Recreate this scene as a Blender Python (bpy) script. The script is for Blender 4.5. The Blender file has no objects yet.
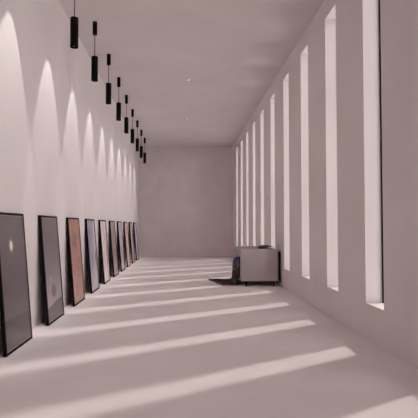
import bpy, bmesh, math, random
from mathutils import Vector, Matrix
random.seed(4)
sc = bpy.context.scene
COL = sc.collection

# ------------------------------------------------------------------ dimensions (metres)
XL, XR = -1.757, 1.975            # inner faces of the side walls
YB, YF = 19.5, -3.2               # back wall, wall behind the viewer
ZC = 4.38                         # ceiling
WT = 0.180                        # thickness of the window wall
SILL, HEAD = 0.373, 4.09
WY0, WSP, WW = 4.75, 1.424, 0.480 # near jamb of the first window in view, spacing, width

# ------------------------------------------------------------------ helpers
def lin(r, g, b, k=1.0):
    f = lambda c: ((c/255)/12.92 if c/255 <= .04045 else ((c/255+.055)/1.055)**2.4)
    return (f(r)*k, f(g)*k, f(b)*k, 1)

def box(bm, x0, x1, y0, y1, z0, z1, bev=0.0, seg=2):
    r = bmesh.ops.create_cube(bm, size=1)
    for v in r['verts']:
        v.co = Vector(((x0+x1)/2+v.co.x*(x1-x0), (y0+y1)/2+v.co.y*(y1-y0), (z0+z1)/2+v.co.z*(z1-z0)))
    if bev:
        es = list({e for v in r['verts'] for e in v.link_edges})
        bmesh.ops.bevel(bm, geom=es, offset=bev, segments=seg, profile=.5, affect='EDGES')

def lathe(bm, prof, n=28, c=(0, 0, 0)):
    """profile of (r, z) turned about the vertical axis"""
    rings = []
    for r, z in prof:
        if r < 1e-6:
            rings.append([bm.verts.new((c[0], c[1], c[2]+z))])
        else:
            rings.append([bm.verts.new((c[0]+r*math.cos(2*math.pi*i/n), c[1]+r*math.sin(2*math.pi*i/n), c[2]+z)) for i in range(n)])
    for a, b in zip(rings, rings[1:]):
        for i in range(n):
            j = (i+1) % n
            if len(a) == 1 and len(b) == 1: continue
            if len(a) == 1: bm.faces.new((a[0], b[i], b[j]))
            elif len(b) == 1: bm.faces.new((a[i], b[0], a[j]))
            else: bm.faces.new((a[i], b[i], b[j], a[j]))
    bmesh.ops.recalc_face_normals(bm, faces=bm.faces)

def obj(name, bm, mat, parent=None, smooth=False):
    me = bpy.data.meshes.new(name)
    bmesh.ops.recalc_face_normals(bm, faces=bm.faces)
    bm.to_mesh(me); bm.free()
    if mat: me.materials.append(mat)
    if smooth:
        me.polygons.foreach_set('use_smooth', [True]*len(me.polygons))
        me.set_sharp_from_angle(angle=math.radians(40))
    o = bpy.data.objects.new(name, me); COL.objects.link(o)
    if parent: o.parent = parent
    return o

def empty(name, loc=(0, 0, 0), rot=(0, 0, 0)):
    o = bpy.data.objects.new(name, None); COL.objects.link(o)
    o.location = loc; o.rotation_euler = rot; o.empty_display_size = .1
    return o

def tag(o, label, cat, group=None):
    o['label'] = label; o['category'] = cat
    if group: o['group'] = group
    return o

def struct(o):
    o['kind'] = 'structure'; return o

class NT:
    def __init__(s, name):
        s.m = bpy.data.materials.new(name); s.m.use_nodes = True
        s.t = s.m.node_tree; s.b = s.t.nodes['Principled BSDF']
    def n(s, ty, **kw):
        x = s.t.nodes.new(ty)
        for k, v in kw.items(): setattr(x, k, v)
        return x
    def l(s, a, b): s.t.links.new(a, b)
    def math(s, op, a, b=None, c=None, clamp=False):
        x = s.n('ShaderNodeMath', operation=op); x.use_clamp = clamp
        for i, v in enumerate((a, b, c)):
            if v is None: continue
            if isinstance(v, (int, float)): x.inputs[i].default_value = v
            else: s.l(v, x.inputs[i])
        return x.outputs[0]
    def mix(s, fac, a, b):
        x = s.n('ShaderNodeMix', data_type='RGBA')
        for sock, v in ((x.inputs[0], fac), (x.inputs[6], a), (x.inputs[7], b)):
            if isinstance(v, (int, float, tuple)): sock.default_value = v
            else: s.l(v, sock)
        return x.outputs[2]
    def ramp(s, fac, stops):
        x = s.n('ShaderNodeValToRGB'); e = x.color_ramp.elements
        while len(e) < len(stops): e.new(.5)
        for el, (p, c) in zip(e, stops): el.position = p; el.color = c
        s.l(fac, x.inputs[0]); return x.outputs[0]
    def noise(s, vec, scale, detail=4, rough=.55, dist=0.0):
        x = s.n('ShaderNodeTexNoise'); x.inputs['Scale'].default_value = scale
        x.inputs['Detail'].default_value = detail; x.inputs['Roughness'].default_value = rough
        x.inputs['Distortion'].default_value = dist
        s.l(vec, x.inputs['Vector']); return x.outputs['Fac']
    def coords(s, out='Object'): return s.n('ShaderNodeTexCoord').outputs[out]
    def map(s, vec, scale=(1, 1, 1), loc=(0, 0, 0), rot=(0, 0, 0)):
        x = s.n('ShaderNodeMapping'); x.inputs['Scale'].default_value = scale
        x.inputs['Location'].default_value = loc; x.inputs['Rotation'].default_value = rot
        s.l(vec, x.inputs['Vector']); return x.outputs[0]
    def bump(s, h, strength, dist=.01):
        x = s.n('ShaderNodeBump'); x.inputs['Strength'].default_value = strength
        x.inputs['Distance'].default_value = dist
        s.l(h, x.inputs['Height']); s.l(x.outputs[0], s.b.inputs['Normal'])

def plaster(name, c, var=.05, rough=.85, bump=.15, scale=.9):
    k = NT(name); v = k.coords()
    n1 = k.noise(v, scale, 6, .6, .6)
    lo = tuple(x*(1-var) for x in c[:3])+(1,); hi = tuple(min(1, x*(1+var)) for x in c[:3])+(1,)
    k.l(k.ramp(n1, [(.3, lo), (.7, hi)]), k.b.inputs['Base Color'])
    k.b.inputs['Roughness'].default_value = rough
    k.b.inputs['Specular IOR Level'].default_value = .25
    k.bump(k.noise(v, 35, 4), bump, .004)
    return k.m

def simple(name, c, rough=.5, metal=0, noise=0.0, nscale=60, spec=.12):
    k = NT(name)
    k.b.inputs['Base Color'].default_value = c
    k.b.inputs['Specular IOR Level'].default_value = spec
    k.b.inputs['Roughness'].default_value = rough; k.b.inputs['Metallic'].default_value = metal
    v = k.coords()
    n = k.noise(v, nscale, 3)
    k.l(k.ramp(n, [(.3, tuple(x*(1-noise) for x in c[:3])+(1,)), (.7, tuple(x*(1+noise) for x in c[:3])+(1,))]), k.b.inputs['Base Color'])
    return k.m

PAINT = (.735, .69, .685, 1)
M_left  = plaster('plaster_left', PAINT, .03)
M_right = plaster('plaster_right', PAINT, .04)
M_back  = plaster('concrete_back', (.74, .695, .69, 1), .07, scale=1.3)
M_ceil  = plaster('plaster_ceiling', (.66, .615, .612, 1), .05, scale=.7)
M_floor = plaster('microcement_floor', (.80, .752, .747, 1), .04, rough=.62, bump=.08, scale=1.1)
M_black = simple('black_metal', (.004, .003, .003, 1), .7, .0, .1)
M_cord  = simple('black_cord', (.02, .018, .018, 1), .6)
M_frame = simple('black_picture_frame', (.008, .006, .006, 1), .6, 0, .15)
M_slip  = simple('pale_frame_slip', (.33, .29, .29, 1), .35, 0, .05)
M_alu   = simple('dark_window_frame', (.014, .010, .010, 1), .7, 0, .1)
M_trim  = simple('white_trim', (.62, .56, .55, 1), .5)
M_leg   = simple('black_leg', (.015, .012, .012, 1), .4)

def fabric():
    k = NT('taupe_upholstery'); v = k.coords()
    n = k.noise(v, 260, 2); n2 = k.noise(v, 5, 4)
    c = k.mix(n, (.45, .405, .405, 1), (.56, .51, .51, 1))
    c2 = k.mix(k.math('MULTIPLY', n2, .35), c, (.38, .335, .335, 1))
    k.l(c2, k.b.inputs['Base Color']); k.b.inputs['Roughness'].default_value = .95
    k.b.inputs['Specular IOR Level'].default_value = .15
    k.b.inputs['Sheen Weight'].default_value = .15
    k.bump(n, .3, .003); return k.m
M_fab = fabric()

def glass():
    k = NT('window_glass'); t = k.t
    tr = k.n('ShaderNodeBsdfTransparent'); gl = k.n('ShaderNodeBsdfGlossy'); gl.inputs['Roughness'].default_value = .02
    tr.inputs[0].default_value = (.96, .95, .95, 1)
    fr = k.n('ShaderNodeFresnel'); fr.inputs[0].default_value = 1.25
    mx = k.n('ShaderNodeMixShader'); k.l(fr.outputs[0], mx.inputs[0]); k.l(tr.outputs[0], mx.inputs[1]); k.l(gl.outputs[0], mx.inputs[2])
    k.l(mx.outputs[0], t.nodes['Material Output'].inputs['Surface']); return k.m
M_glass = glass()

def lampglow(name, c, s):
    k = NT(name); k.b.inputs['Base Color'].default_value = (.8, .8, .8, 1)
    k.b.inputs['Emission Color'].default_value = c; k.b.inputs['Emission Strength'].default_value = s
    return k.m
M_glow = lampglow('lamp_lens_glow', (1, .9, .84, 1), 1.1)
M_pend = lampglow('pendant_lens', (1, .9, .84, 1), .0)

# ------------------------------------------------------------------ the room
def slab(name, m, *d):
    bm = bmesh.new(); box(bm, *d); return struct(obj(name, bm, m))
slab('floor', M_floor, XL-.2, XR+WT, YF-.2, YB+.2, -.2, 0)
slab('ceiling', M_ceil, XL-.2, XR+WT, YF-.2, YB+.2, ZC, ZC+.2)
slab('wall_left', M_left, XL-.2, XL, YF-.2, YB+.2, 0, ZC)
slab('wall_back', M_back, XL, XR, YB, YB+.2, 0, ZC)
slab('wall_front', M_left, XL, XR, YF-.2, YF, 0, ZC)

WIN = [(WY0+k*WSP, WY0+k*WSP+WW) for k in range(-4, 10)]
def window_wall():
    bm = bmesh.new()
    ys = [YF-.2]+[y for w in WIN for y in w]+[YB+.2]; zs = [0, SILL, HEAD, ZC]
    solid = lambda i, j: 0 <= i < len(ys)-1 and 0 <= j < 3 and not (j == 1 and i % 2 == 1)
    vc = {}
    def V(x, y, z):
        q = (round(x, 5), round(y, 5), round(z, 5))
        if q not in vc: vc[q] = bm.verts.new(q)
        return vc[q]
    a, b = XR, XR+WT
    for i in range(len(ys)-1):
        for j in range(3):
            if not solid(i, j): continue
            y0, y1, z0, z1 = ys[i], ys[i+1], zs[j], zs[j+1]
            for x in (a, b): bm.faces.new((V(x, y0, z0), V(x, y1, z0), V(x, y1, z1), V(x, y0, z1)))
            if not solid(i-1, j): bm.faces.new((V(a, y0, z0), V(b, y0, z0), V(b, y0, z1), V(a, y0, z1)))
            if not solid(i+1, j): bm.faces.new((V(a, y1, z0), V(b, y1, z0), V(b, y1, z1), V(a, y1, z1)))
            if not solid(i, j-1): bm.faces.new((V(a, y0, z0), V(b, y0, z0), V(b, y1, z0), V(a, y1, z0)))
            if not solid(i, j+1): bm.faces.new((V(a, y0, z1), V(b, y0, z1), V(b, y1, z1), V(a, y1, z1)))
    return struct(obj('wall_right', bm, M_right))
window_wall()

fx0, fx1, fw = XR+WT-.001, XR+WT+.03, .014
order = list(range(4, 14))+[3, 2, 1, 0]          # in view first, nearest to farthest, then those behind the viewer
for num, idx in enumerate(order, 1):
    y0, y1 = WIN[idx]
    w = struct(empty('window_%d' % num, (XR+WT, (y0+y1)/2, SILL)))
    cy = (y0+y1)/2; hw = (y1-y0)/2; H = HEAD-SILL
    bm = bmesh.new()
    box(bm, 0, .03, -hw-.02, -hw+fw, -.02, H+.02); box(bm, 0, .03, hw-fw, hw+.02, -.02, H+.02)
    box(bm, 0, .03, -hw+fw, hw-fw, -.02, .012); box(bm, 0, .03, -hw+fw, hw-fw, H-.012, H+.02)
    obj('window_frame', bm, M_alu, w)
    bm = bmesh.new(); box(bm, .013, .019, -hw+fw, hw-fw, .012, H-.012)
    obj('pane', bm, M_glass, w)

# ------------------------------------------------------------------ pendants
PY0, PSP, PX = 4.765, 1.425, -1.376
def make_pendant():
    r = empty('pendant_lamp')
    z0, z1 = 3.455, 3.835
    bm = bmesh.new(); lathe(bm, [(0, ZC), (.036, ZC), (.036, 4.185), (.033, 4.18), (0, 4.18)])
    obj('ceiling_mount', bm, M_black, r, True)
    bm = bmesh.new(); lathe(bm, [(0, 4.185), (.0055, 4.185), (.0055, z1), (0, z1)], 10)
    obj('cord', bm, M_cord, r, True)
    bm = bmesh.new()
    lathe(bm, [(0, z1), (.047, z1), (.0505, z1-.004), (.0505, z0+.003), (.0495, z0), (.044, z0), (.044, z0+.03), (0, z0+.03)])
    sh = obj('lamp_shade', bm, M_black, r, True)
    bm = bmesh.new(); lathe(bm, [(0, z0+.026), (.04, z0+.026), (.043, z0+.029), (0, z0+.0295)])
    obj('lens', bm, M_pend, sh, True)
    return r
pl = ['hanging ahead of all the others in its row',
      'biggest in view, only shade and cord showing at the top',
      'next behind the biggest one, first to show its ceiling mount',
      'third in view along the row, above the red picture',
      'fourth in view along the row from the biggest',
      'fifth and middle one in view along the row',
      'sixth in view along the row from the biggest',
      'third one out from the back wall',
      'second one out from the back wall',
      'smallest and lowest in view, nearest the back wall']
def copy_tree(o, parent=None):
    c = o.copy(); COL.objects.link(c)
    if parent: c.parent = parent
    for ch in list(o.children): copy_tree(ch, c)
    return c
p0 = make_pendant()
for k in range(10):
    p = p0 if k == 0 else copy_tree(p0)
    p.location = (PX, PY0+PSP*k, 0)
    tag(p, 'black cylinder pendant lamp, '+pl[k], 'pendant lamp', 'black cylinder pendants along the left wall')
def beam_profile(L):
    # a wall-washing reflector: the light goes to the wall side, more of it the further down the wall
    L.use_nodes = True; t = L.node_tree; e = t.nodes['Emission']
    g = t.nodes.new('ShaderNodeNewGeometry'); sp = t.nodes.new('ShaderNodeSeparateXYZ')
    mr = t.nodes.new('ShaderNodeMapRange'); cr = t.nodes.new('ShaderNodeValToRGB'); mu = t.nodes.new('ShaderNodeMath')
    t.links.new(g.outputs['Incoming'], sp.inputs[0]); t.links.new(sp.outputs[0], mr.inputs[0])
    mr.inputs[1].default_value = .2; mr.inputs[2].default_value = -.5; mr.inputs[3].default_value = 0; mr.inputs[4].default_value = 1
    el = cr.color_ramp.elements
    stops = [(.07, .03), (.286, .25), (.43, 1.0), (.571, .72), (.857, .22)]
    while len(el) < len(stops): el.new(.5)
    for x, (p, v) in zip(el, stops): x.position = p; x.color = (v, v, v, 1)
    t.links.new(mr.outputs[0], cr.inputs[0])
    mu.operation = 'MULTIPLY'; mu.inputs[1].default_value = 4.0
    t.links.new(cr.outputs[0], mu.inputs[0]); t.links.new(mu.outputs[0], e.inputs['Strength'])
# the beam each ceiling mount throws down the wall
for k in range(10):
    L = bpy.data.lights.new('spot_beam', 'SPOT')
    L.energy = 44; L.color = (1, .95, .93)
    L.spot_size = 2*math.atan(.40); L.spot_blend = .1; L.shadow_soft_size = .012
    beam_profile(L)
    o = bpy.data.objects.new('spot_beam', L); COL.objects.link(o)
    o.location = (PX-.065, PY0+PSP*k+.23, 4.165)

# ------------------------------------------------------------------ recessed downlights
dl = ['nearest of three in a line along the ceiling', 'middle of three in a line along the ceiling', 'farthest of three, close to the back wall']
for k in range(3):
    r = empty('ceiling_downlight', (.115, 10.55+3.85*k, ZC))
    bm = bmesh.new(); lathe(bm, [(.03, -.001), (.032, -.006), (.052, -.006), (.056, 0.0), (.03, 0.0), (.03, -.001)])
    obj('trim_ring', bm, M_trim, r, True)
    bm = bmesh.new(); lathe(bm, [(0, -.004), (.031, -.004), (.031, -.001), (0, -.001)])
    obj('lens', bm, M_glow, r, True)
    tag(r, 'small round recessed downlight, '+dl[k], 'ceiling light', 'recessed ceiling downlights')

# ------------------------------------------------------------------ leaning pictures
PW, PH, PT = .775, 1.337, .034
XB = -1.608                                # front foot of the frames
lean = math.asin((XB-PT-(XL+.001))/PH)
def art_base(name):
    k = NT(name); g = k.coords('UV'); s = k.n('ShaderNodeSeparateXYZ'); k.l(g, s.inputs[0])
    k.b.inputs['Roughness'].default_value = .35; k.b.inputs['Specular IOR Level'].default_value = .4
    k.b.inputs['Coat Weight'].default_value = .35; k.b.inputs['Coat Roughness'].default_value = .12
    return k, g, s.outputs[0], s.outputs[1]
def smooth(k, v, a, b):
    x = k.n('ShaderNodeMapRange', interpolation_type='SMOOTHSTEP')
    k.l(v, x.inputs[0]); x.inputs[1].default_value = a; x.inputs[2].default_value = b
    return x.outputs[0]
def dist(k, u, v, cu, cv, ru, rv):
    a = k.math('DIVIDE', k.math('SUBTRACT', u, cu), ru); b = k.math('DIVIDE', k.math('SUBTRACT', v, cv), rv)
    return k.math('SQRT', k.math('ADD', k.math('MULTIPLY', a, a), k.math('MULTIPLY', b, b)))
def art_moon():
    k, g, u, v = art_base('night_moon_print')
    n = k.noise(k.map(g, (1.2, 2.5, 1)), 2, 5)
    sky = k.ramp(v, [(.2, lin(98, 88, 98)), (.45, lin(86, 77, 84)), (1, lin(108, 99, 103))])
    sky = k.mix(k.math('MULTIPLY', n, .25), sky, lin(120, 108, 112))
    d = dist(k, u, v, .45, .755, .066, .046)
    nn = k.noise(k.map(g, (6, 0, 1)), 1.2, 5)
    ridge = k.math('ADD', .235, k.math('MULTIPLY', k.math('SUBTRACT', nn, .5), .09))
    hill = smooth(k, k.math('SUBTRACT', ridge, v), -.004, .006)
    c = k.mix(hill, sky, k.ramp(v, [(0, lin(92, 82, 86)), (.25, lin(74, 65, 72))]))
    c = k.mix(k.math('MULTIPLY', smooth(k, d, 1.9, .6), .35), c, lin(190, 176, 165))
    c = k.mix(smooth(k, d, 1.0, .55), c, lin(250, 240, 225))
    k.l(c, k.b.inputs['Base Color']); return k.m
def art_hill():
    k, g, u, v = art_base('misty_hill_print')
    sky = k.ramp(v, [(.14, lin(168, 154, 160)), (.4, lin(140, 128, 138)), (.75, lin(112, 102, 106)), (1, lin(118, 108, 110))])
    ridge = k.math('ADD', .14, k.math('MULTIPLY', smooth(k, u, -.1, .9), .055))
    nn = k.noise(k.map(g, (5, 0, 1)), 1.5, 4)
    ridge = k.math('ADD', ridge, k.math('MULTIPLY', k.math('SUBTRACT', nn, .5), .03))
    hill = smooth(k, k.math('SUBTRACT', ridge, v), -.004, .006)
    d = dist(k, u, v, .48, .285, .15, .068)
    d = k.math('ADD', d, k.math('MULTIPLY', k.math('SUBTRACT', k.noise(g, 14, 3), .5), .5))
    c = k.mix(k.math('MULTIPLY', smooth(k, d, 1.1, .7), .85), sky, lin(96, 80, 84))
    d2 = dist(k, u, v, .36, .40, .05, .035)
    c = k.mix(k.math('MULTIPLY', smooth(k, d2, 1.2, .3), .7), c, lin(170, 180, 200))
    c = k.mix(hill, c, lin(92, 82, 87))
    k.l(c, k.b.inputs['Base Color']); return k.m
def art_abs(name, cols, sc_=(3, 1.2, 1), dist_=1.6, seed=0, rot=.25, vgrad=None, streak=None):
    k, g, u, v = art_base(name)
    f = k.noise(k.map(g, sc_, (seed*3.1, seed*1.7, seed), (0, 0, rot)), 1.6, 7, .6, dist_)
    n = len(cols)
    c = k.ramp(f, [(.37+.26*i/(n-1), lin(*q, k=1.22)) for i, q in enumerate(cols)])
    if streak:
        col, ut, ub, wd = streak
        ln = k.math('ADD', k.math('MULTIPLY', v, ut-ub), ub)
        ln = k.math('ADD', ln, k.math('MULTIPLY', k.math('SUBTRACT', k.noise(k.map(g, (2, 5, 1)), 1.5, 5), .5), .5))
        dd = k.math('ABSOLUTE', k.math('SUBTRACT', u, ln))
        c = k.mix(k.math('MULTIPLY', smooth(k, dd, wd, wd*.4), .85), c, lin(*col))
    if vgrad: c = k.mix(k.math('MULTIPLY', smooth(k, v, vgrad[1], vgrad[2]), .8), c, lin(*vgrad[0]))
    k.l(c, k.b.inputs['Base Color']); return k.m
arts = [
  (art_moon(), 'tall framed print of a pale moon over dark hills, cut by the picture edge', 'nearest'),
  (art_hill(), 'tall framed print of a hazy grey sky over a dark hill', ''),
  (art_abs('red_marbled_print', [(134, 100, 104), (168, 108, 98), (184, 142, 108), (150, 104, 104), (180, 116, 104), (150, 120, 118)], (2.6, 1.7, 1), 1.6, 1), 'framed rust red and orange marbled abstract leaning on the wall', ''),
  (art_abs('violet_streak_print', [(84, 78, 106), (108, 102, 134), (196, 190, 204), (110, 106, 138), (150, 150, 170)], (4, .7, 1), 1.2, 2, .12, ((190, 188, 192), .4, .02), ((214, 210, 218), .86, .62, .17)), 'framed blue violet abstract with pale streaks, right behind the red one', ''),
  (art_abs('pale_rose_print', [(206, 192, 194), (230, 218, 218), (236, 226, 222), (206, 180, 180), (224, 214, 214)], (3.5, .8, 1), 1.4, 3, .2, None, ((168, 108, 110), 1.0, .75, .12)), 'framed near white abstract with faint rose streaks, palest in the row', ''),
  (art_abs('mauve_brown_print', [(112, 98, 104), (140, 122, 122), (166, 128, 118), (128, 112, 116), (150, 140, 142)], (3, 1, 1), 1.5, 4), 'framed dull mauve brown abstract, sixth in the row of pictures', ''),
  (art_abs('cool_grey_print', [(122, 116, 122), (160, 152, 156), (206, 200, 200), (140, 138, 144), (180, 170, 174)], (3, 1, 1), 1.5, 5), 'framed cool grey abstract, seventh in the row of pictures', ''),
  (art_abs('pink_coral_print', [(214, 196, 192), (214, 130, 122), (222, 206, 200), (190, 112, 112), (226, 200, 196)], (5, .8, 1), 1.3, 6, .15), 'framed pale abstract streaked with coral pink, third from the back wall', ''),
  (art_abs('rosy_grey_print', [(140, 128, 130), (176, 160, 158), (196, 150, 148), (156, 146, 146)], (3, 1, 1), 1.5, 7), 'framed rosy grey abstract, second from the back wall', ''),
  (art_abs('pale_violet_print', [(120, 108, 160), (164, 154, 190), (206, 200, 214), (142, 130, 178)], (4, .8, 1), 1.2, 8), 'framed pale violet abstract, smallest to the eye, nearest the back wall', ''),
]
for k, (am, lab, _) in enumerate(arts):
    # local: x out of the wall, y along it, z up; the foot of the frame's front face is the origin
    r = empty('framed_picture', (XB, 4.622+1.4135*k+PW/2, .0), (0, -lean, 0))
    r.location.z = PT*math.sin(lean)
    hw = PW/2; f = .024
    bm = bmesh.new()
    box(bm, -PT, 0, -hw, -hw+f, 0, PH, .0025, 1); box(bm, -PT, 0, hw-f, hw, 0, PH, .0025, 1)
    box(bm, -PT, 0, -hw+f, hw-f, 0, f, .0025, 1); box(bm, -PT, 0, -hw+f, hw-f, PH-f, PH, .0025, 1)
    box(bm, -PT, -PT+.004, -hw+f, hw-f, f, PH-f)
    obj('frame', bm, M_frame, r)
    g = .009
    bm = bmesh.new()
    for a in ((-hw+f, -hw+f+g, f, PH-f), (hw-f-g, hw-f, f, PH-f), (-hw+f+g, hw-f-g, f, f+g), (-hw+f+g, hw-f-g, PH-f-g, PH-f)):
        box(bm, -PT+.004, -.005, *a)
    s = obj('inner_trim', bm, M_slip, r); s['label'] = 'thin pale inner edge of the frame'
    bm = bmesh.new(); uv = bm.loops.layers.uv.new('UVMap')
    box(bm, -PT+.004, -.009, -hw+f+g, hw-f-g, f+g, PH-f-g)
    for fc in bm.faces:
        for lp in fc.loops:
            lp[uv].uv = ((lp.vert.co.y+hw)/PW, lp.vert.co.z/PH)
    obj('artwork', bm, am, r)
    tag(r, lab, 'picture', 'framed pictures leaning along the left wall')

# ------------------------------------------------------------------ sofa, side on, its back to the window wall
SX0, SX1, SY0, SY1, SZ0, SZ1 = 1.163, 1.91, 9.78, 11.36, .10, .742
sofa = tag(empty('sofa', ((SX0+SX1)/2, (SY0+SY1)/2, 0)), 'low boxy taupe fabric sofa seen side on against the window wall', 'sofa')
off = Matrix.Translation((-(SX0+SX1)/2, -(SY0+SY1)/2, 0))
def spart(name, mat, *d, bev=.018, seg=3):
    bm = bmesh.new(); box(bm, *d, bev, seg); bm.transform(off); return obj(name, bm, mat, sofa, True)
AW = .17
spart('armrest', M_fab, SX0, SX1, SY0, SY0+AW, SZ0, SZ1)
spart('armrest', M_fab, SX0, SX1, SY1-AW, SY1, SZ0, SZ1)
spart('backrest', M_fab, SX1-.19, SX1-.002, SY0+AW, SY1-AW, SZ0, SZ1-.002)
spart('base', M_fab, SX0+.012, SX1-.19, SY0+AW, SY1-AW, SZ0+.005, .30)
cm = (SY0+SY1)/2
for a, b in ((SY0+AW+.004, cm-.003), (cm+.003, SY1-AW-.004)):
    spart('seat_cushion', M_fab, SX0+.005, SX1-.2, a, b, .302, .47, bev=.045, seg=4)
bp = spart('dark_gap_strip', M_leg, SX1-.003, SX1+.045, SY0+.012, SY1-.012, SZ0+.01, .69, bev=.004, seg=1)  # black strip added so the gap between sofa and wall reads dark
bp['label'] = 'black strip in the gap behind the sofa back'
for x in (1.27, 1.82):
    for y in (SY0+.03, SY1-.06):
        bm = bmesh.new(); box(bm, x-.016, x+.016, y-.016, y+.016, 0, SZ0+.003, .003, 1); bm.transform(off)
        obj('leg', bm, M_leg, sofa)

# ------------------------------------------------------------------ throw over the sofa
def throw_mat():
    k = NT('throw_weave'); g = k.coords('UV'); s = k.n('ShaderNodeSeparateXYZ'); k.l(g, s.inputs[0]); u, v = s.outputs[0], s.outputs[1]
    # u: metres across; v: metres from the end lying on the floor
    w = k.noise(g, 420, 2); n = k.noise(g, 9, 4)
    brown = k.mix(n, (.040, .030, .030, 1), (.075, .058, .055, 1))
    band = lambda c, hw: k.math('LESS_THAN', k.math('ABSOLUTE', k.math('SUBTRACT', v, c)), hw)
    vv = k.math('ADD', v, k.math('MULTIPLY', u, .24))
    blue = k.math('MULTIPLY', smooth(k, vv, .97, 1.0), smooth(k, v, 1.16, 1.10))
    grid = k.math('LESS_THAN', k.math('FRACT', k.math('MULTIPLY', u, 7.0)), .62)
    c = k.mix(k.math('MULTIPLY', blue, k.math('ADD', .55, k.math('MULTIPLY', grid, .45))), brown, (.055, .072, .125, 1))
    c = k.mix(band(.075, .012), c, (.46, .28, .11, 1))
    st = k.math('LESS_THAN', k.math('ABSOLUTE', k.math('SUBTRACT', vv, .94)), .012)
    c = k.mix(st, c, (.46, .28, .11, 1))
    c = k.mix(k.math('MULTIPLY', w, .3), c, (.03, .024, .025, 1))
    k.l(c, k.b.inputs['Base Color']); k.b.inputs['Roughness'].default_value = .95
    k.b.inputs['Specular IOR Level'].default_value = .1
    k.bump(w, .5, .004); return k.m
def make_throw():
    # profile in (x, z): floor end -> up the sofa front -> over the seat -> up and over the back
    ctrl = [(.00, .012), (.20, .012), (.42, .014), (.52, .024), (.555, .085), (.562, .20), (.566, .32), (.565, .42), (.60, .495), (.68, .512), (.85, .505),
            (1.06, .505), (1.105, .56), (1.125, .66), (1.138, .745), (1.21, .772), (1.29, .772), (1.318, .768)]
    ctrl = [(x+.565, z) for x, z in ctrl]
    # resample with Catmull-Rom
    pts = []
    for i in range(len(ctrl)-1):
        p = [Vector((ctrl[max(0, min(len(ctrl)-1, i+d))][0], 0, ctrl[max(0, min(len(ctrl)-1, i+d))][1])) for d in (-1, 0, 1, 2)]
        for q in range(6):
            t = q/6
            pts.append(.5*((2*p[1])+(p[2]-p[0])*t+(2*p[0]-5*p[1]+4*p[2]-p[3])*t*t+(3*p[1]-p[0]-3*p[2]+p[3])*t**3))
    pts.append(Vector((ctrl[-1][0], 0, ctrl[-1][1])))
    s = [0]
    for a, b in zip(pts, pts[1:]): s.append(s[-1]+(b-a).length)
    NU = 44
    bm = bmesh.new(); uvl = bm.loops.layers.uv.new('UVMap'); rows = []
    for i, p in enumerate(pts):
        row = []
        fl = max(0, 1-s[i]/.55)             # 1 at the floor end
        onsofa = min(1, max(0, (s[i]-.45)/.3))
        for j in range(NU+1):
            t = j/NU
            y0 = 9.94 + .025*onsofa; y1 = 11.02 - .0*onsofa
            x_in = .02*onsofa*(1-t) if p.x < 1.3 else 0
            if p.x > 1.65: y0, y1 = 10.05, 10.95
            y = y0+(y1-y0)*t
            x = p.x+x_in; z = p.z
            x += fl*(.235*(1-t)-.0)        # the floor end lies askew
            wv = math.sin(t*21+1.2)*.5+math.sin(t*9.5+.4)*.5
            if .35 < s[i] < .95: 
                a = math.sin(math.pi*(s[i]-.35)/.6); x -= a*(.012+.018*(wv+1)/2)*1.0
            if s[i] <= .45: z += (.006+.006*math.sin(t*13+s[i]*9))*1.0
            if s[i] > .95: z += .004*(wv+1)
            if .3 < s[i] < .55: x -= .05*max(0, t-.75)*4*math.sin(math.pi*(s[i]-.3)/.25)
            row.append(bm.verts.new((x, y, z)))
        rows.append(row)
    for i in range(len(rows)-1):
        for j in range(NU):
            f = bm.faces.new((rows[i][j], rows[i][j+1], rows[i+1][j+1], rows[i+1][j]))
            for lp, (a, b) in zip(f.loops, ((i, j), (i, j+1), (i+1, j+1), (i+1, j))):
                lp[uvl].uv = (b/NU*1.0, s[a])
    o = obj('throw_blanket', bm, throw_mat(), None, True)
    m = o.modifiers.new('thick', 'SOLIDIFY'); m.thickness = .008; m.offset = 0
    return o
tag(make_throw(), 'dark brown woven throw with ochre lines draped over the sofa and onto the floor', 'blanket')

# ------------------------------------------------------------------ daylight
w = bpy.data.worlds.new('sky'); sc.world = w; w.use_nodes = True
bg = w.node_tree.nodes['Background']
bg.inputs[0].default_value = (1.0, .94, .935, 1); bg.inputs[1].default_value = 4.0
S = bpy.data.lights.new('sun', 'SUN'); S.energy = 2.2; S.angle = math.radians(2.5); S.color = (1, .94, .91)
so = bpy.data.objects.new('sun', S); COL.objects.link(so); so.location = (12, 16, 12)
so.rotation_euler = Vector((-1, -.612, -1/.93)).to_track_quat('-Z', 'Y').to_euler()

# ------------------------------------------------------------------ camera
f, vx, vy, c = 490., 183., 226.3, 209.
d = Vector((vx-c, vy-c, f)).normalized()          # the corridor's axis in camera terms (x right, y down, z forward)
pt = math.atan2(d.y, d.z); up = Vector((0, -math.cos(pt), math.sin(pt)))
rt = d.cross(up); rt = rt if rt.x > 0 else -rt
R = Matrix((rt, d, up))
right, fwd, upv = R @ Vector((1, 0, 0)), R @ Vector((0, 0, 1)), R @ Vector((0, -1, 0))
cam = bpy.data.cameras.new('camera'); co = bpy.data.objects.new('camera', cam); COL.objects.link(co)
cam.sensor_width = 36; cam.lens = f/418*36; cam.clip_start = .05
mw = Matrix((right, upv, -fwd)).transposed().to_4x4(); mw.translation = (0, 0, 1.2); co.matrix_world = mw
sc.camera = co

sc.view_settings.view_transform = 'Standard'; sc.view_settings.look = 'None'
sc.view_settings.gamma = 1; sc.view_settings.exposure = 0; sc.view_settings.use_curve_mapping = False
sc.cycles.max_bounces = 14; sc.cycles.diffuse_bounces = 10; sc.cycles.transparent_max_bounces = 12
